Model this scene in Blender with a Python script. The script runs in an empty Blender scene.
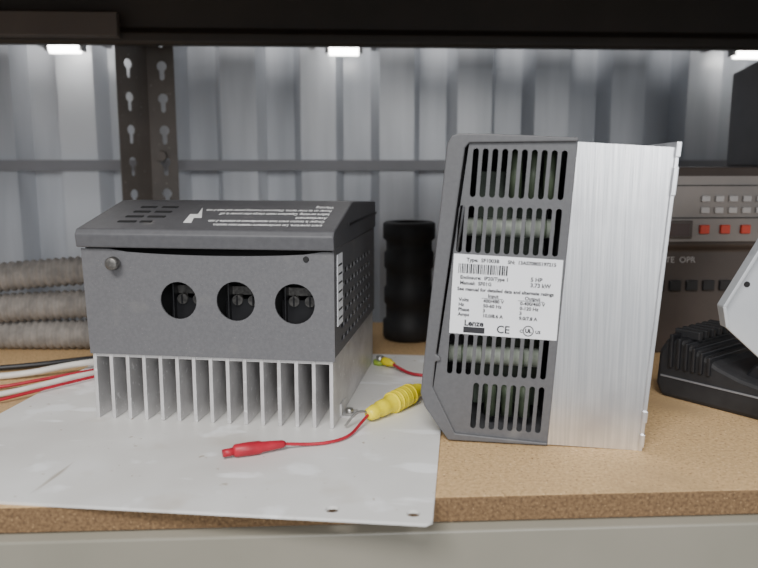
import bpy, math, random
from mathutils import Matrix, Vector
random.seed(4)
S=bpy.context.scene
COL=S.collection

# ---------------- materials ----------------
def mat(name,c1,c2=None,scale=60,rough=.6,metal=0,bump=0,bscale=None,spk=None,stretch=(1,1,1),emit=None,spec=.5,lo=.35,hi=.65):
    m=bpy.data.materials.new(name); m.use_nodes=True
    nt=m.node_tree; N=nt.nodes; L=nt.links
    b=N['Principled BSDF']
    b.inputs['Roughness'].default_value=rough; b.inputs['Metallic'].default_value=metal
    b.inputs['Specular IOR Level'].default_value=spec
    tc=N.new('ShaderNodeTexCoord'); mp=N.new('ShaderNodeMapping'); mp.inputs['Scale'].default_value=stretch
    L.new(tc.outputs['Object'],mp.inputs['Vector'])
    if c2 is None: c2=tuple(x*.85 for x in c1)
    n=N.new('ShaderNodeTexNoise'); n.inputs['Scale'].default_value=scale; n.inputs['Detail'].default_value=5
    L.new(mp.outputs['Vector'],n.inputs['Vector'])
    r=N.new('ShaderNodeValToRGB'); r.color_ramp.elements[0].position=lo; r.color_ramp.elements[1].position=hi
    r.color_ramp.elements[0].color=(*c2,1); r.color_ramp.elements[1].color=(*c1,1)
    L.new(n.outputs['Fac'],r.inputs['Fac'])
    out=r.outputs['Color']
    for sp in (spk or []):
        col,sc,th,w=sp[:4]
        n2=N.new('ShaderNodeTexNoise'); n2.inputs['Scale'].default_value=sc; n2.inputs['Detail'].default_value=3
        if len(sp)>4:
            mp2=N.new('ShaderNodeMapping'); mp2.inputs['Scale'].default_value=sp[4]; mp2.inputs['Rotation'].default_value=(0,0,sp[5])
            L.new(tc.outputs['Object'],mp2.inputs['Vector']); L.new(mp2.outputs['Vector'],n2.inputs['Vector'])
        else: L.new(tc.outputs['Object'],n2.inputs['Vector'])
        r2=N.new('ShaderNodeValToRGB'); r2.color_ramp.elements[0].position=th; r2.color_ramp.elements[1].position=min(1,th+w)
        L.new(n2.outputs['Fac'],r2.inputs['Fac'])
        mx=N.new('ShaderNodeMix'); mx.data_type='RGBA'
        L.new(r2.outputs['Color'],mx.inputs[0]); L.new(out,mx.inputs[6]); mx.inputs[7].default_value=(*col,1)
        out=mx.outputs[2]
    L.new(out,b.inputs['Base Color'])
    if bump:
        n3=N.new('ShaderNodeTexNoise'); n3.inputs['Scale'].default_value=bscale or scale*2; n3.inputs['Detail'].default_value=4
        L.new(mp.outputs['Vector'],n3.inputs['Vector'])
        bp=N.new('ShaderNodeBump'); bp.inputs['Strength'].default_value=bump; bp.inputs['Distance'].default_value=.001
        L.new(n3.outputs['Fac'],bp.inputs['Height']); L.new(bp.outputs['Normal'],b.inputs['Normal'])
    if emit:
        b.inputs['Emission Color'].default_value=(*emit[0],1); b.inputs['Emission Strength'].default_value=emit[1]
    return m

M_board=mat('particle_board',(.66,.44,.22),(.50,.32,.15),320,.85,bump=.4,bscale=700,
            spk=[((.24,.13,.055),420,.61,.06),((.78,.59,.35),500,.62,.06),((.42,.28,.14),8,.52,.2)])
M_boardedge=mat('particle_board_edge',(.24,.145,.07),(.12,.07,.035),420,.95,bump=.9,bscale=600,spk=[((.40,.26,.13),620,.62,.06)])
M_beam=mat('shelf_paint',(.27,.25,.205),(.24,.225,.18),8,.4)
M_beamdk=mat('shelf_paint_underlit',(.062,.052,.044),(.048,.041,.035),10,.5)  # shelf paint darkened in colour for the weak light on the upper beam
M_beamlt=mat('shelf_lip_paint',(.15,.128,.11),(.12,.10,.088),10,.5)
M_post=mat('post_paint',(.12,.102,.09),(.09,.077,.067),20,.5,spk=[((.24,.22,.2),200,.68,.04)])
M_wall=mat('corrugated_paint',(.66,.68,.72),(.43,.45,.49),5,.25,stretch=(2.2,1,.25),lo=.4,hi=.6)
M_girt=mat('girt_paint',(.24,.24,.26),None,10,.5)
M_floor=mat('concrete',(.30,.29,.27),(.22,.21,.2),12,.8,bump=.3)
M_plate=mat('white_powdercoat',(.81,.80,.78),(.72,.705,.68),9,.42,bump=.05,bscale=60,
            spk=[((.52,.49,.45),5,.50,.35),((.90,.90,.90),24,.60,.08),((.42,.35,.27),110,.70,.05),((.56,.50,.43),14,.60,.2),((.42,.37,.31),70,.70,.04,(1,.06,1),.5),((.93,.93,.93),34,.63,.05,(.3,1,1),.9)])
M_grey=mat('grey_textured_paint',(.124,.123,.130),(.108,.107,.114),400,.5,bump=.2,bscale=1200,spk=[((.21,.20,.195),900,.68,.06),((.165,.16,.155),26,.62,.2)])
M_grey2=mat('grey_moulded_plastic',(.108,.108,.114),(.095,.095,.101),300,.5,bump=.12,bscale=1200,spk=[((.17,.165,.16),30,.66,.2)])
M_lid=mat('grey_lid_plastic',(.092,.092,.099),(.080,.080,.087),200,.5,bump=.1,bscale=1200,spk=[((.22,.21,.20),50,.69,.1)])
M_alu=mat('extruded_aluminium',(.90,.90,.91),(.72,.73,.75),90,.33,.9,bump=.15,bscale=120,stretch=(6,6,.15),spk=[((.62,.62,.64),14,.55,.25)])
M_alufin=mat('fin_aluminium',(.68,.67,.67),(.54,.53,.53),40,.45,.5,spk=[((.8,.8,.8),200,.62,.1)])
M_black=mat('black_plastic',(.016,.016,.018),(.010,.010,.012),60,.45)
M_black2=mat('matte_black_rubber',(.022,.022,.024),(.015,.015,.017),60,.6)
M_dark=mat('dark_interior',(.012,.012,.013),None,30,.8)
M_screw=mat('screw_steel',(.55,.54,.52),(.4,.39,.37),200,.35,.9)
M_darkscrew=mat('dark_screw',(.22,.21,.20),(.11,.105,.10),300,.5,.8)  # darker steel tone for the thumb screw and terminals
M_label=mat('label_paper',(.86,.87,.90),(.82,.83,.86),30,.5)
M_ink=mat('label_ink',(.02,.02,.025),None,30,.6)
M_white=mat('white_print',(.85,.85,.85),None,30,.6)
M_comp=mat('component_body',(.34,.37,.32),(.26,.29,.24),60,.5)
M_comp2=mat('component_sleeve',(.10,.13,.08),(.06,.08,.05),60,.5)
M_pcb=mat('circuit_board',(.03,.045,.03),(.02,.03,.02),80,.6)
M_red=mat('red_rubber',(.45,.015,.035),(.34,.01,.025),100,.45)
M_redkey=mat('keycap_red',(.62,.06,.03),None,20,.4)
M_yel=mat('yellow_rubber',(.88,.74,.02),(.78,.63,.015),100,.42)
M_green=mat('green_wire',(.35,.5,.05),None,60,.5)
M_hose=mat('hose_grey',(.30,.275,.25),(.20,.185,.17),80,.75)
M_wwire=mat('white_wire',(.72,.69,.64),None,60,.5)
M_inst=mat('instrument_brown',(.082,.064,.056),(.068,.053,.046),20,.5)
M_inst2=mat('instrument_panel',(.26,.23,.21),(.22,.20,.185),20,.45)
M_disp=mat('display_glass',(.075,.05,.045),None,10,.2)
M_mon=mat('monitor_grey',(.20,.20,.21),(.17,.17,.18),20,.5)
M_key=mat('keycap_white',(.50,.48,.47),None,20,.5)
M_bag=mat('light_grey_sheet',(.56,.58,.60),(.48,.50,.53),18,.38,.2,spk=[((.36,.38,.41),30,.62,.15)])
M_blue=mat('blue_trim',(.16,.18,.22),None,20,.5)
M_glow=mat('glow_spot',(1,1,1),None,10,.5,emit=((1,.98,.93),18))  # emission for the added bright spots, not a known fixture

# ---------------- helpers ----------------
def empty(name,loc=(0,0,0),rz=0):
    e=bpy.data.objects.new(name,None); e.empty_display_size=.02
    e.location=loc; e.rotation_euler=(0,0,rz); COL.objects.link(e); return e
def addmesh(name,v,f,m,parent=None,smooth=False,bevel=0,segs=2):
    me=bpy.data.meshes.new(name); me.from_pydata([tuple(x) for x in v],[],f); me.update()
    import bmesh
    bm=bmesh.new(); bm.from_mesh(me); bmesh.ops.recalc_face_normals(bm,faces=bm.faces); bm.to_mesh(me); bm.free()
    o=bpy.data.objects.new(name,me); COL.objects.link(o)
    if m: me.materials.append(m)
    if parent: o.parent=parent
    if smooth:
        for p in me.polygons: p.use_smooth=True
    if bevel:
        b=o.modifiers.new('bevel','BEVEL'); b.width=bevel; b.segments=segs; b.limit_method='ANGLE'; b.angle_limit=.6
    return o
def boxes(name,lst,m,parent=None,bevel=0):
    v=[];f=[]
    for (x0,x1,y0,y1,z0,z1) in lst:
        k=len(v)
        v+=[(x0,y0,z0),(x1,y0,z0),(x1,y1,z0),(x0,y1,z0),(x0,y0,z1),(x1,y0,z1),(x1,y1,z1),(x0,y1,z1)]
        f+=[tuple(k+i for i in q) for q in ((0,3,2,1),(4,5,6,7),(0,1,5,4),(1,2,6,5),(2,3,7,6),(3,0,4,7))]
    return addmesh(name,v,f,m,parent,bevel=bevel)
def box(name,x0,x1,y0,y1,z0,z1,m,parent=None,bevel=0): return boxes(name,[(x0,x1,y0,y1,z0,z1)],m,parent,bevel)
def prism_xz(name,pts,spans,m,parent=None,bevel=0):
    v=[];f=[];n=len(pts)
    for (y0,y1) in spans:
        k=len(v)
        v+=[(a,y0,b) for a,b in pts]+[(a,y1,b) for a,b in pts]
        f.append(tuple(range(k,k+n))); f.append(tuple(range(k+2*n-1,k+n-1,-1)))
        for i in range(n):
            j=(i+1)%n; f.append((k+i,k+j,k+n+j,k+n+i))
    return addmesh(name,v,f,m,parent,bevel=bevel)
def prism_yz(name,pts,spans,m,parent=None,bevel=0):
    v=[];f=[];n=len(pts)
    for (x0,x1) in spans:
        k=len(v)
        v+=[(x0,a,b) for a,b in pts]+[(x1,a,b) for a,b in pts]
        f.append(tuple(range(k,k+n))); f.append(tuple(range(k+2*n-1,k+n-1,-1)))
        for i in range(n):
            j=(i+1)%n; f.append((k+i,k+j,k+n+j,k+n+i))
    return addmesh(name,v,f,m,parent,bevel=bevel)
def cyls(name,lst,m,parent=None,n=20,bevel=0):
    v=[];f=[]
    for p0,p1,r0,r1 in lst:
        p0=Vector(p0);p1=Vector(p1);d=(p1-p0).normalized()
        a=d.orthogonal().normalized();b=d.cross(a);k=len(v)
        for i in range(n):
            t=2*math.pi*i/n; q=a*math.cos(t)+b*math.sin(t)
            v.append(p0+q*r0)
        for i in range(n):
            t=2*math.pi*i/n; q=a*math.cos(t)+b*math.sin(t)
            v.append(p1+q*r1)
        f.append(tuple(range(k,k+n)));f.append(tuple(range(k+n,k+2*n)))
        for i in range(n):
            j=(i+1)%n; f.append((k+i,k+j,k+n+j,k+n+i))
    o=addmesh(name,v,f,m,parent,bevel=bevel)
    for p in o.data.polygons:
        if len(p.vertices)==4: p.use_smooth=True
    return o
def lathe(name,prof,p0,p1,m,parent=None,n=24):
    p0=Vector(p0);p1=Vector(p1);ax=p1-p0;d=ax.normalized();a=d.orthogonal().normalized();b=d.cross(a)
    v=[];f=[]
    for t,r in prof:
        for i in range(n):
            w=2*math.pi*i/n; v.append(p0+ax*t+(a*math.cos(w)+b*math.sin(w))*r)
    for j in range(len(prof)-1):
        for i in range(n):
            k=(i+1)%n; f.append((j*n+i,j*n+k,(j+1)*n+k,(j+1)*n+i))
    f.append(tuple(range(n))); f.append(tuple(range((len(prof)-1)*n,len(prof)*n)))
    return addmesh(name,v,f,m,parent,smooth=True)
def conv(cu,name,m,parent,mtx):
    o=bpy.data.objects.new('tmp',cu); COL.objects.link(o)
    bpy.context.view_layer.update()
    dg=bpy.context.evaluated_depsgraph_get()
    me=bpy.data.meshes.new_from_object(o.evaluated_get(dg)); me.transform(mtx); me.name=name
    bpy.data.objects.remove(o)
    me.materials.clear(); me.materials.append(m)
    r=bpy.data.objects.new(name,me); COL.objects.link(r)
    if parent: r.parent=parent
    return r
FRONT=Matrix.Rotation(math.pi/2,4,'X')
RIGHT=Matrix(((0,0,1,0),(1,0,0,0),(0,1,0,0),(0,0,0,1)))
TOP=Matrix.Identity(4)
def panel(name,outer,holes,th,m,parent,mtx):
    cu=bpy.data.curves.new('c','CURVE'); cu.dimensions='2D'; cu.fill_mode='BOTH'; cu.extrude=th/2
    for pts in [outer]+holes:
        s=cu.splines.new('POLY'); s.points.add(len(pts)-1)
        for i,p in enumerate(pts): s.points[i].co=(p[0],p[1],0,1)
        s.use_cyclic_u=True
    return conv(cu,name,m,parent,mtx)
def circ(cx,cy,r,n=28): return [(cx+r*math.cos(2*math.pi*i/n),cy+r*math.sin(2*math.pi*i/n)) for i in range(n)]
def slot(p,q,w,n=6):
    p=Vector(p);q=Vector(q);d=(q-p).normalized();o=Vector((-d.y,d.x));r=w/2
    pts=[]
    for i in range(n+1):
        t=math.pi*i/n; pts.append(tuple(q-d*r+o*r*math.cos(t)+d*r*math.sin(t)))
    for i in range(n+1):
        t=math.pi*i/n; pts.append(tuple(p+d*r-o*r*math.cos(t)-d*r*math.sin(t)))
    return pts
def text(name,body,size,m,parent,mtx,align='LEFT',bold=0):
    cu=bpy.data.curves.new('t','FONT'); cu.body=body; cu.size=size; cu.align_x=align; cu.extrude=.0001; cu.offset=bold; cu.resolution_u=3
    return conv(cu,name,m,parent,mtx)
def tube(name,pts,r,m,parent,nurbs=True):
    cu=bpy.data.curves.new('c','CURVE'); cu.dimensions='3D'; cu.bevel_depth=r; cu.bevel_resolution=4; cu.use_fill_caps=True; cu.resolution_u=10
    s=cu.splines.new('NURBS'); s.points.add(len(pts)-1)
    for i,p in enumerate(pts): s.points[i].co=(*p,1)
    s.use_endpoint_u=True; s.order_u=3
    o=conv(cu,name,m,parent,TOP)
    for p in o.data.polygons: p.use_smooth=True
    return o

# ---------------- room + shelf ----------------
RS=.055
def unit(name): return empty(name,(0,.472,0),RS)
shelf=unit('steel_storage_shelf')
bd=box('particle_board_deck',-.85,.85,0,.57,-.018,0,M_board,shelf,bevel=.001)
bd.data.materials.append(M_boardedge)
for p in bd.data.polygons:
    if abs(p.normal.y)>.9: p.material_index=1
prism_yz('front_beam',[(-.006,-.0215),(.004,-.0185),(.03,-.0185),(.03,-.022),(.004,-.022),(.0,-.03),(.0,-.085),(.03,-.085),(.03,-.088),(-.006,-.088)],[(-.85,.85)],M_beam,shelf,bevel=.0012)
box('rear_beam',-.85,.85,.555,.57,-.08,-.0185,M_beam,shelf)
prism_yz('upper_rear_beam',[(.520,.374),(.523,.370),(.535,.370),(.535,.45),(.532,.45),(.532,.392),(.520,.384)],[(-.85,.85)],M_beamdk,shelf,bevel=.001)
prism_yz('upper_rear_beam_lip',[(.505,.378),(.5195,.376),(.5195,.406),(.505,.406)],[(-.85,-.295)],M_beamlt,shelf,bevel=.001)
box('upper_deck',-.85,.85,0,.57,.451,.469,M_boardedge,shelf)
box('upper_front_beam',-.85,.85,-.006,.004,.385,.450,M_beam,shelf)
def keyhole(cx,cy,r=.0066,w=.0064,l=.015):
    pts=[]
    a0=math.asin(w/2/r)
    for i in range(17):
        t=-math.pi/2+a0+(2*math.pi-2*a0)*i/16
        pts.append((cx+r*math.cos(t),cy+r*math.sin(t)))
    for i in range(7):
        t=math.pi+math.pi*i/6
        pts.append((cx+w/2*math.cos(t),cy-l+w/2*math.sin(t)))
    return pts
def post(n,x,yb,sx,sy,ang,zb=-.95,zt=.9):
    zs=[];z=zb+.04
    while z<zt-.03: zs.append(z); z+=.042
    W=.036
    panel('post_%d_flange_back'%n,[(x,zb),(x+sx*W,zb),(x+sx*W,zt),(x,zt)],[keyhole(x+sx*W*.55,z) for z in zs],.002,M_post,shelf,Matrix.Translation((0,yb,0))@FRONT)
    D=.050
    M=Matrix.Translation((x,yb,0))@Matrix.Rotation(ang,4,'Z')@FRONT
    panel('post_%d_flange_side'%n,[(-sx*D,zb),(0,zb),(0,zt),(-sx*D,zt)],[keyhole(-sx*D*.62,z) for z in zs],.002,M_post,shelf,M)
post(1,-.278,.574,1,1,math.radians(55))
post(2,.86,.574,-1,1,math.radians(-55))
post(3,-.86,-.008,1,-1,math.radians(-55))
post(4,.86,-.008,-1,-1,math.radians(55))
cyls('post_bolt',[((-.262,.571,.232),(-.262,.564,.232),.008,.007)],M_post,shelf,6)
prof=[];x=-2.0
while x<2.0:
    prof+=[(x,.70),(x+.052,.70),(x+.064,.738),(x+.108,.738)]
    x+=.12
v=[];f=[]
for i,(a,b) in enumerate(prof):
    v+=[(a,b,-.95),(a,b,1.6)]
    if i: f.append((2*i-2,2*i,2*i+1,2*i-1))
wall=addmesh('wall_back',v,f,M_wall); wall.location=(0,.472,0); wall.rotation_euler=(0,0,RS)
sol=wall.modifiers.new('s','SOLIDIFY'); sol.thickness=.001
g=box('trim_1',-2,2,.690,.6995,.212,.228,M_girt); g.location=(0,.472,0); g.rotation_euler=(0,0,RS)
box('floor',-2.2,2.2,-3,1.4,-.97,-.95,M_floor)

for i,(x0) in enumerate((-.036,.565,-.43)):  # made-up glowing fittings standing in for bright glints behind the beam
    lp=unit('added_glow_spot')
    box('glow_housing',x0-.03,x0+.07,.640,.668,.392,.402,M_mon,lp)
    cyls('tube',[((x0,.652,.385),(x0+.042,.652,.385),.0085,.0085)],M_glow,lp,16)
    boxes('glow_end_caps',[(x0-.006,x0,.645,.66,.380,.394),(x0+.042,x0+.048,.645,.66,.380,.394)],M_mon,lp)
    boxes('glow_bracket',[(x0-.03,x0-.022,.66,.71,.392,.402),(x0+.062,x0+.07,.66,.71,.392,.402)],M_mon,lp)

# ---------------- white mounting plate ----------------
plate=empty('white_mounting_plate',(.0328,.4322,0),-math.radians(6.4))
panel('sheet',[(-.390,0),(-.004,0),(0,.004),(0,.413),(-.390,.413)],[circ(-.0645,.0125,.0046),circ(-.0125,.0125,.0046)],.0022,M_plate,plate,Matrix.Translation((0,0,.0012)))
PZ=.0024

# ---------------- left drive ----------------
dl=empty('variable_frequency_drive',(-.247,.628,PZ),-math.radians(8))
W=.211;D=.222
fw=.0032
fins=[(i*(W-fw)/14,i*(W-fw)/14+fw,.001,D,0,.058) for i in range(15)]
boxes('heatsink_fins',fins,M_alufin,dl,bevel=.0005)
box('heatsink_base',0,W,.002,D,.055,.0605,M_alufin,dl)
HX=(.0805,.1300,.1800)
h=[circ(HX[0],.106,.0158),circ(HX[1],.1065,.0165),circ(HX[2],.1055,.0168)]
top=[(W+.002,.058),(W+.002,.1485)]
for i in range(13):
    t=i/12; xx=W-.008-(W-.03)*t
    top.append((xx,.1485-.0045*math.sin(math.pi*t)**.5))
top+=[(.012,.1485),(-.004,.1485),(-.001,.058)]
panel('front_panel',top,h,.0016,M_grey,dl,FRONT)
hs=[]
for r in range(6):
    for c in range(9):
        y0=.03+c*.018
        hs.append(slot((y0,.070+r*.0115),(y0+.014,.070+r*.0115),.005,4))
panel('side_panel_right',[(.001,.0605),(D,.0605),(D,.150),(.001,.150)],hs,.0014,M_grey,dl,Matrix.Translation((W+.001,0,0))@RIGHT)
box('side_panel_left',-.001,.0005,.001,D,.0605,.150,M_grey,dl)
box('back_panel',0,W,D-.0015,D,.0605,.150,M_grey,dl)
lp=[(-.005,.1500),(-.0065,.1610),(-.003,.1655),(.080,.1850),(.095,.1850),(D+.002,.1790),(D+.002,.1510),(.0,.1500)]
prism_yz('lid',lp,[(-.006,W+.003)],M_lid,dl,bevel=.0012)
box('lid_edge_strip',-.004,W+.004,.06,D+.004,.1655,.1675,M_black,dl)
sa=math.atan2(.0195,.083)
LID=Matrix.Translation((0,-.003,.1655))@Matrix.Rotation(sa,4,'X')
for r in range(4):
    for c in range(2):
        w_=.016 if (c==0 or r>0) else .010
        o=box('lid_louvre',.022+c*.020+r*.0005,.022+w_+c*.020,.018+r*.0145,.0222+r*.0145,-.0002,.0006,M_dark,dl); o.data.transform(LID)
cx=W-.010
lines=['Warning','Power on to inner terms. Disconnect incoming power and wait 3 min','before servicing. Capacitors retain charge after power is off.','Avertissement','Couper la tension avant tout raccordement et attendre 3 min','avant ouverture. Les condensateurs restent sous tension.']
for i,l in enumerate(lines[::-1]):
    big=l in('Warning','Avertissement')
    mt=LID@Matrix.Translation((cx,.016+i*.0105,.0003))@Matrix.Rotation(math.pi,4,'Z')@Matrix.Diagonal((1,2.0,1,1))
    t=text('warning_print',l,.0040 if not big else .0046,M_white,dl,mt,bold=.00006)
z=[(0,.012),(.007,.012),(.004,.026),(.011,.026),(.001,.056),(.004,.036),(-.003,.036)]
panel('hazard_bolt',z,[],.0003,M_white,dl,LID@Matrix.Translation((.081,.006,.0004)))
lathe('thumb_screw',[(0,.0025),(.25,.0025),(.3,.0052),(.45,.0058),(.9,.0054),(1,.004)],(.0265,0,.137),(.0265,-.010,.137),M_darkscrew,dl)
cyls('panel_screws',[((.190,0,.1425),(.190,-.002,.1425),.003,.002)],M_dark,dl,12)
box('dark_backing',.004,W-.004,.045,D-.004,.061,.146,M_dark,dl)  # near-black box added so the drive's inside reads as shade
tb=[];sc=[];dd=[]
for k,cxh in enumerate(HX):
    tb.append((cxh-.018,cxh+.018,.026,.044,.080,.104))
    for j in (-1,1):
        px=cxh+j*.0070
        for zz in (.103,):
            sc.append(((px,.030,zz),(px,.024,zz),.0046,.0046))
            dd.append((px-.0006,px+.0006,.0228,.0242,zz-.004,zz+.004))
        tb.append((px+.006*j,px+.0075*j,.020,.044,.08,.122))
boxes('terminal_block',tb,M_black,dl,bevel=.0005)
cyls('terminal_screws',sc,M_darkscrew,dl,16)
boxes('screw_slots',dd,M_black,dl)
boxes('terminal_bars',[(c-.013,c+.013,.0302,.034,.107,.114) for c in HX],M_darkscrew,dl)
box('side_label',W+.0018,W+.0024,.012,.034,.085,.145,M_label,dl)
boxes('side_label_print',[(W+.0023,W+.0026,.015,.031,.090+i*.0075,.0915+i*.0075) for i in range(7)],M_ink,dl)
boxes('earth_tab',[(W,W+.012,.03,.05,0,.0016),(W,W+.0015,.03,.05,0,.012)],M_alufin,dl)
cyls('earth_tab_screw',[((W+.0065,.040,.0016),(W+.0065,.040,.0055),.004,.0035)],M_screw,dl,6)

# ---------------- right drive ----------------
dr=empty('variable_frequency_drive',(.055,.5799,.0),-math.radians(8))
DW=.196
tr=Vector((.0935,.2372)); dn=Vector((-.0588,-.9983)); lf=Vector((-.9995,.03))
def P(l,d): return tr+lf*l+dn*d
hs=[]
def row(d0,d1,l0,n,sp=.0073,w=.0044):
    for i in range(n): hs.append(slot(P(l0+i*sp,d0),P(l0+i*sp,d1),w))
row(.0065,.0435,.0085,10)
row(.050,.0865,.0085,11)
row(.151,.184,.0085,11)
row(.190,.228,.0085,8)
side=[(.0136,.2365),(.0935,.2372),(.0796,.0012),(.006,.0065),(-.0115,.044)]
def lerp(a,b,t): return (a[0]+(b[0]-a[0])*t,a[1]+(b[1]-a[1])*t)
def edgeL(z):
    if z>.044: t=(.2365-z)/(.2365-.044); return lerp(side[0],side[4],t)
    t=(.044-z)/(.044-.0065); return lerp(side[4],side[3],t)
def edgeR(z): t=(.2372-z)/(.2372-.0012); return lerp(side[1],side[2],t)
z1,z2,z3=.1900,.120,.0495
bandz=[(None,z1,hs[0:10]),(z1,z2,hs[10:21]),(z2,z3,hs[21:32]),(z3,None,hs[32:])]
for k,(zt,zb,hh) in enumerate(bandz):
    topL=side[0] if zt is None else edgeL(zt); topR=side[1] if zt is None else edgeR(zt+.0)
    if zb is None: o_=[topL,topR,side[2],side[3],side[4]]
    else: o_=[topL,topR,edgeR(zb),edgeL(zb)]
    panel('vented_side_panel_%d'%k,o_,hh,.0014,M_grey2,dr,FRONT)
box('capacitor_tray',.02,.0745,.040,.16,.02,.215,M_pcb,dr)
prism_xz('rear_side_panel',side,[(DW-.0015,DW)],M_grey2,dr)
cov=[(-.003,.236),(.000,.242),(.006,.2438),(.030,.2434),(.094,.2404),(.0938,.2374),(.0136,.2368),(.0105,.233),(-.0095,.072),(-.0065,.070),(-.0055,.067),(-.010,.066),(-.0118,.045),(.0065,.0075),(.0795,.0030),(.0795,.0008),(.001,.0015),(-.0185,.029),(-.0215,.040)]
prism_xz('front_cover',cov,[(-.0035,DW+.002)],M_grey2,dr,bevel=.001)
cyls('inner_resistors',[((.012,.016,.172),(.080,.016,.171),.0075,.0075),((.000,.016,.069),(.072,.016,.067),.0075,.0075)],M_comp,dr,20)
cyls('resistor_bands',[((.024+i*.016,.016,.172-i*.0003),(.026+i*.016,.016,.172-i*.0003),.0079,.0079) for i in range(4)]+[((.010+i*.016,.016,.0685-i*.0005),(.012+i*.016,.016,.0685-i*.0005),.0079,.0079) for i in range(4)],M_comp2,dr,20)
cyls('inner_capacitors',[((.050+i*.013,.026,.19),(.050+i*.013,.026,.232),.0048,.0048) for i in range(3)]+[((.034+i*.014,.028,.014),(.034+i*.014,.028,.040),.0048,.0048) for i in range(3)],M_comp2,dr,14)
hsP=[(.0938,.2372),(.1640,.2328),(.1495,.0),(.0797,.0012)]
n=15; sp=(DW-.003)/(n-1)
prism_xz('heatsink_fins',hsP,[(i*sp-.0012,i*sp+.002) for i in range(n)],M_alu,dr)
prism_xz('heatsink_base',[(.0938,.2372),(.0998,.2368),(.0856,.0011),(.0797,.0012)],[(0,DW)],M_alu,dr)
def along(t0,t1,w0,w1):
    a=Vector((.1640,.2328));b=Vector((.1495,0));d=(b-a)
    p=a+d*t0;q=a+d*t1
    return [(p.x+w0,p.y),(p.x+w1,p.y),(q.x+w1,q.y),(q.x+w0,q.y)]
prism_xz('mounting_flange',along(-.018,1.0,-.0008,.0022),[(-.003,DW+.002)],M_alu,dr,bevel=.0004)
for k,(t0,t1) in enumerate(((-.018,.03),(.06,.15),(.86,.90),(.94,.985))):
    prism_xz('flange_lip',along(t0,t1,-.0010,.0028),[(-.0045,-.001)],M_alu,dr,bevel=.0005)
LC=Matrix.Translation((.0435,-.0012,.1190))@Matrix.Rotation(math.radians(2.6),4,'Y')
lw,lh=.083,.063
ob=boxes('rating_label',[(-lw/2,lw/2,-.0001,.0003,-lh/2,lh/2)],M_label,dr); ob.data.transform(LC)
def lt(s,u,v_,size,align='LEFT',bold=.00010):
    text('label_print',s,size,M_ink,dr,LC@Matrix.Translation((-lw/2+u*lw,-.0003,lh/2-v_*lh))@FRONT,align,bold)
lt('Type:  SF1003B',.12,.085,.0040); lt('SN:  13AS70805197215',.50,.085,.0038)
bars=[];x=-lw/2+.05*lw
while x<-lw/2+.50*lw:
    w=random.choice((.0005,.0008,.0012)); bars.append((x,x+w,-.0004,-.0001,lh/2-.235*lh,lh/2-.115*lh)); x+=w+random.choice((.0005,.0008))
o=boxes('barcode',bars,M_ink,dr); o.data.transform(LC)
lt('Enclosure:  IP20/Type 1',.07,.305,.0039); lt('5 HP',.72,.285,.0044)
lt('Manual:  SF01G',.07,.375,.0039); lt('3.73 kW',.72,.355,.0044)
lt('See manual for detailed data and alternate ratings',.05,.45,.0037)
lt('Input',.34,.52,.0039);lt('Output',.68,.52,.0039)
for i,(a,b,c) in enumerate((('Volts','400/480 V','0-400/460 V'),('Hz','50-60 Hz','0-120 Hz'),('Phase','3','3'),('Amps','10.0/8.6 A','9.0/7.8 A'))):
    v_=.585+i*.062
    lt(a,.07,v_,.0038);lt(b,.30,v_,.0038);lt(c,.64,v_,.0038)
o=boxes('label_rules',[(-lw/2+.28*lw,-lw/2+.48*lw,-.0004,-.0001,lh/2-.535*lh,lh/2-.53*lh),(-lw/2+.62*lw,-lw/2+.86*lw,-.0004,-.0001,lh/2-.535*lh,lh/2-.53*lh)],M_ink,dr); o.data.transform(LC)
lt('Lenze',.135,.890,.0064,bold=.0002)
o=boxes('label_logo_block',[(-lw/2+.13*lw,-lw/2+.33*lw,-.0004,-.0001,-lh/2+.020*lh,-lh/2+.095*lh)],M_ink,dr); o.data.transform(LC)
lt('CE',.44,.955,.0085)
lt('UL',.735,.925,.0040,'CENTER',.0002)
panel('listing_mark',circ(0,0,.0042),[circ(0,0,.0035)],.0002,M_ink,dr,LC@Matrix.Translation((-lw/2+.735*lw,-.0003,lh/2-.905*lh))@FRONT)
lt('C',.655,.93,.0034);lt('US',.80,.93,.0034)

# ---------------- leads ----------------
yc=empty('yellow_clip_lead')
A=Vector((-.0095,.614,.0095));B=Vector((.040,.680,.0135))
lathe('boot',[(0,.003),(.03,.0055),(.12,.0066),(.16,.0054),(.2,.0072),(.30,.0074),(.33,.0062),(.38,.0082),(.62,.0098),(.80,.0088),(.84,.0066),(.90,.0066),(.97,.0050),(1,.003)],A,B,M_yel,yc)
cyls('ribs',[(A+(B-A)*t,A+(B-A)*(t+.018),.0098,.0098) for t in(.42,.5,.58,.66,.74)],M_yel,yc,18)
tube('tail',[B,(.047,.70,.012),(.050,.72,.006),(.046,.75,.0045)],.0018,M_red,yc)
rc=empty('red_clip_lead')
lathe('boot',[(0,.0028),(.04,.0048),(.3,.0052),(.5,.0050),(.55,.0042),(.75,.0036),(.95,.0030),(1,.002)],(-.110,.537,.0078),(-.0725,.553,.0075),M_red,rc)
cyls('clip_nose',[((-.117,.5340,.0070),(-.109,.5375,.0075),.0030,.0030)],M_red,rc,12)
tube('wire',[(-.074,.5525,.0075),(-.058,.559,.0045),(-.043,.562,.0043),(-.030,.570,.0043),(-.022,.582,.0045),(-.017,.597,.006),A],.0013,M_red,rc)
tube('metal_link',[(-.028,.600,.0048),(-.022,.608,.012),(-.014,.612,.0145),(-.008,.617,.010)],.0011,M_screw,rc)
gt=empty('ground_terminal_lead')
lathe('ring_barrel',[(0,.003),(.2,.0045),(.6,.0045),(.75,.003),(1,.0025)],(.004,.800,.0085),(.016,.785,.008),M_yel,gt)
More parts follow.
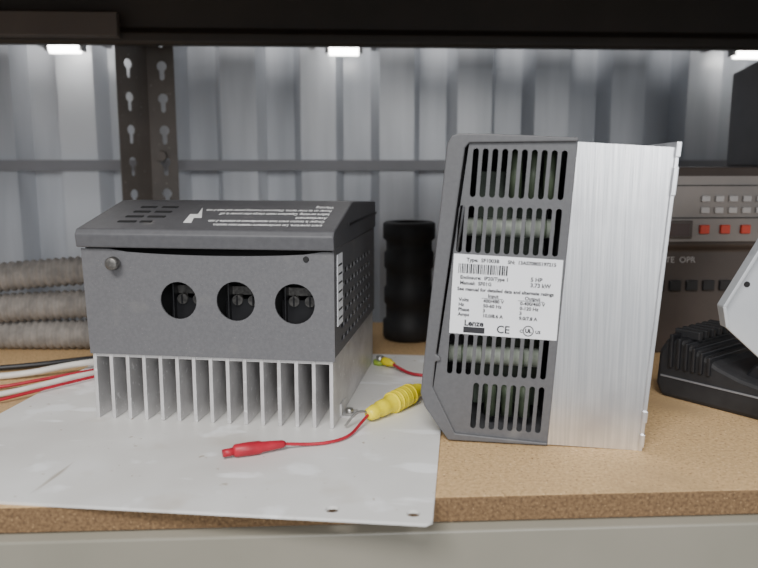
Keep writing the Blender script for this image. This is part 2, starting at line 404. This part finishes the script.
cyls('terminal_stud',[((.001,.806,PZ),(.001,.806,.012),.0045,.0045)],M_screw,gt,6)
cyls('terminal_nut',[((.001,.806,PZ),(.001,.806,.007),.0075,.0075)],M_green,gt,14)
tube('wire',[(.015,.786,.008),(.022,.775,.006),(.032,.762,.0045),(.042,.755,.0045),(.060,.752,.0045)],.0016,M_red,gt)

# ---------------- hoses + wires left ----------------
def hose(name_parent,idx,pts,r):
    P_=[Vector(p) for p in pts]; path=[]
    for i in range(len(P_)-1):
        p0=P_[max(i-1,0)];p1=P_[i];p2=P_[i+1];p3=P_[min(i+2,len(P_)-1)]
        for k in range(70):
            t=k/70
            path.append(.5*((2*p1)+(-p0+p2)*t+(2*p0-5*p1+4*p2-p3)*t*t+(-p0+3*p1-3*p2+p3)*t**3))
    path.append(P_[-1])
    v=[];f=[];n=16;s=0
    for i,p in enumerate(path):
        d=(path[min(i+1,len(path)-1)]-path[max(i-1,0)]).normalized()
        if i: s+=(p-path[i-1]).length
        a=d.cross(Vector((0,0,1))).normalized();b=a.cross(d)
        rr=r*(1-.16*(.5+.5*math.cos(s*2*math.pi/.0085)))
        for j in range(n):
            w=2*math.pi*j/n; v.append(p+(a*math.cos(w)+b*math.sin(w))*rr)
    for i in range(len(path)-1):
        for j in range(n):
            k=(j+1)%n; f.append((i*n+j,i*n+k,(i+1)*n+k,(i+1)*n+j))
    f.append(tuple(range(n)));f.append(tuple(range(len(v)-n,len(v))))
    addmesh('coil_%d'%idx,v,f,M_hose,name_parent,smooth=True)
ho=empty('flexible_conduit_hose')
hose(ho,1,[(-.66,.86,.0185),(-.52,.885,.0185),(-.38,.885,.0185),(-.27,.89,.0185),(-.19,.905,.0185)],.0185)
hose(ho,2,[(-.66,.87,.044),(-.52,.875,.048),(-.40,.882,.054),(-.27,.895,.0575),(-.18,.912,.0575)],.0180)
hose(ho,3,[(-.66,.87,.072),(-.53,.875,.080),(-.42,.885,.091),(-.30,.90,.0975),(-.19,.915,.0975)],.0180)
wr=empty('loose_wires')
tube('white_wire',[(-.50,.70,.004),(-.42,.745,.004),(-.37,.755,.005),(-.33,.775,.010),(-.29,.80,.010),(-.27,.84,.008)],.0034,M_wwire,wr)
tube('red_wire',[(-.52,.68,.003),(-.43,.70,.003),(-.375,.715,.003),(-.34,.735,.006),(-.295,.765,.008),(-.27,.80,.006)],.0018,M_red,wr)
tube('white_wire_thin',[(-.50,.62,.003),(-.42,.655,.003),(-.365,.685,.004),(-.335,.71,.006),(-.305,.745,.008),(-.27,.78,.006)],.0028,M_wwire,wr)
tube('red_wire_thin',[(-.50,.60,.003),(-.42,.635,.003),(-.365,.662,.003),(-.330,.695,.006),(-.30,.735,.006),(-.27,.77,.006)],.0016,M_red,wr)
tube('black_wire',[(-.52,.74,.004),(-.44,.775,.004),(-.38,.79,.005),(-.33,.815,.006),(-.28,.84,.006)],.003,M_black,wr)

# ---------------- black pipe fitting ----------------
bc=empty('black_pipe_fitting',(.038,.945,0))
lathe('body',[(0,.030),(.03,.033),(.16,.033),(.18,.029),(.30,.029),(.32,.0315),(.44,.0315),(.46,.029),(.60,.029),(.62,.0315),(.74,.0315),(.76,.029),(.84,.029),(.86,.033),(.985,.033),(1,.030),(1,.024),(.90,.024)],(0,0,0),(0,0,.150),M_black2,bc,36)

# ---------------- instrument (right rear) ----------------
ins=unit('bench_instrument')
prism_yz('case',[(.375,.0),(.375,.122),(.368,.128),(.362,.20),(.372,.218),(.545,.218),(.545,0)],[(.24,.62)],M_inst,ins,bevel=.002)
panel('front_panel',[(.245,.134),(.61,.134),(.61,.208),(.245,.208)],[],.002,M_inst2,ins,Matrix.Translation((0,.362,0))@FRONT)
box('display_bezel',.322,.376,.357,.362,.138,.158,M_inst,ins,bevel=.001)
box('display_window',.326,.372,.3562,.3575,.141,.155,M_disp,ins)
boxes('keypad_white',[(.385+i*.016,.395+i*.016,.358,.362,.166+r*.013,.173+r*.013) for i in range(8) for r in range(2)],M_key,ins,bevel=.001)
boxes('keypad_red',[(.385+i*.024,.396+i*.024,.357,.362,.143,.153) for i in range(6)],M_redkey,ins,bevel=.001)
boxes('panel_lines',[(.28,.60,.3595,.361,.1605,.1615),(.28,.60,.3595,.361,.197,.198)],M_dark,ins)
text('panel_print','DATE  OPR',.010,M_key,ins,Matrix.Translation((.340,.3745,.108))@FRONT)
boxes('buttons',[(.34+i*.02,.354+i*.02,.3715,.376,.075,.087) for i in range(8)],M_black,ins,bevel=.001)
mo=unit('desk_monitor')
prism_yz('case',[(.392,.2185),(.392,.347),(.40,.352),(.50,.337),(.50,.2185)],[(.484,.72)],M_mon,mo,bevel=.003)
panel('bezel',[(.486,.222),(.715,.222),(.715,.348),(.486,.348)],[[(.498,.238),(.70,.238),(.70,.332),(.498,.332)]],.006,M_mon,mo,Matrix.Translation((0,.390,0))@FRONT)
box('screen',.498,.70,.389,.392,.238,.332,M_black,mo)

# ---------------- black charger ----------------
ch=empty('battery_charger',(.272,.700,0),-math.radians(52))
pts=[(-.0,.0),(.135,.0),(.140,.010),(.130,.026),(.075,.034),(.055,.040),(.020,.058),(.004,.058),(-.004,.045),(-.006,.012)]
prism_xz('base_housing',pts,[(0,.10)],M_black2,ch,bevel=.004)
boxes('cooling_ribs',[(.008+i*.0075,.0115+i*.0075,-.003,.08,.03,.0625-.003*i) for i in range(6)],M_black,ch,bevel=.001)
boxes('top_ribs',[(.004,.030,.012+i*.012,.018+i*.012,.057,.066) for i in range(6)],M_black2,ch,bevel=.0015)
prism_xz('battery_socket',[(.07,.03),(.125,.024),(.128,.034),(.118,.042),(.08,.046)],[(.015,.085)],M_black,ch,bevel=.003)
boxes('seam_line',[(.0,.130,-.0012,.0,.020,.0215)],M_mon,ch)
cyls('strain_relief',[((.11,-.012,.012),(.11,.002,.012),.006,.007)],M_black,ch,14)

# ---------------- light grey sheet leaning at the right edge ----------------
wc=empty('slanted_sheet_metal_panel')
prism_xz('sheet',[(.292,.102),(.322,.158),(.375,.205),(.43,.215),(.43,.068),(.375,.058),(.330,.054),(.296,.084)],[(.630,.633)],M_bag,wc,bevel=.0008)
prism_xz('folded_edge',[(.2905,.102),(.3215,.1595),(.375,.207),(.3765,.2045),(.3235,.1565),(.2935,.1015)],[(.622,.634)],M_bag,wc,bevel=.0006)
prism_xz('folded_edge_lower',[(.2905,.102),(.2935,.102),(.2975,.0845),(.2945,.0835)],[(.622,.634)],M_bag,wc,bevel=.0006)
cyls('rivet_holes',[((.313,.6305,.120),(.313,.6292,.120),.0025,.0025)],M_dark,wc,14)

# ---------------- lights / world / camera ----------------
w=bpy.data.worlds.new('world'); S.world=w; w.use_nodes=True
w.node_tree.nodes['Background'].inputs[0].default_value=(.90,.95,1,1); w.node_tree.nodes['Background'].inputs[1].default_value=.44
def area(name,loc,tgt,size,e,col):
    l=bpy.data.lights.new(name,'AREA'); l.shape='RECTANGLE'; l.size=size[0]; l.size_y=size[1]; l.energy=e; l.color=col
    o=bpy.data.objects.new(name,l); COL.objects.link(o); o.location=loc
    o.rotation_euler=(Vector(tgt)-Vector(loc)).to_track_quat('-Z','Y').to_euler()
area('overhead_lamp',(-.5,-1.1,1.7),(0,.6,.1),(1.2,.6),62,(1,.985,.96))
area('front_fill',(.8,-2.6,.9),(0,.9,.2),(1.4,1.0),52,(.98,.99,1))  # added soft fill from behind the camera, brightens the back wall
cam=bpy.data.cameras.new('camera'); co=bpy.data.objects.new('camera',cam); COL.objects.link(co)
co.location=(0,0,.22); co.rotation_euler=(math.radians(81),0,0); cam.lens=35.6; cam.clip_start=.01
cam.dof.use_dof=True; cam.dof.focus_distance=.64; cam.dof.aperture_fstop=6
S.camera=co
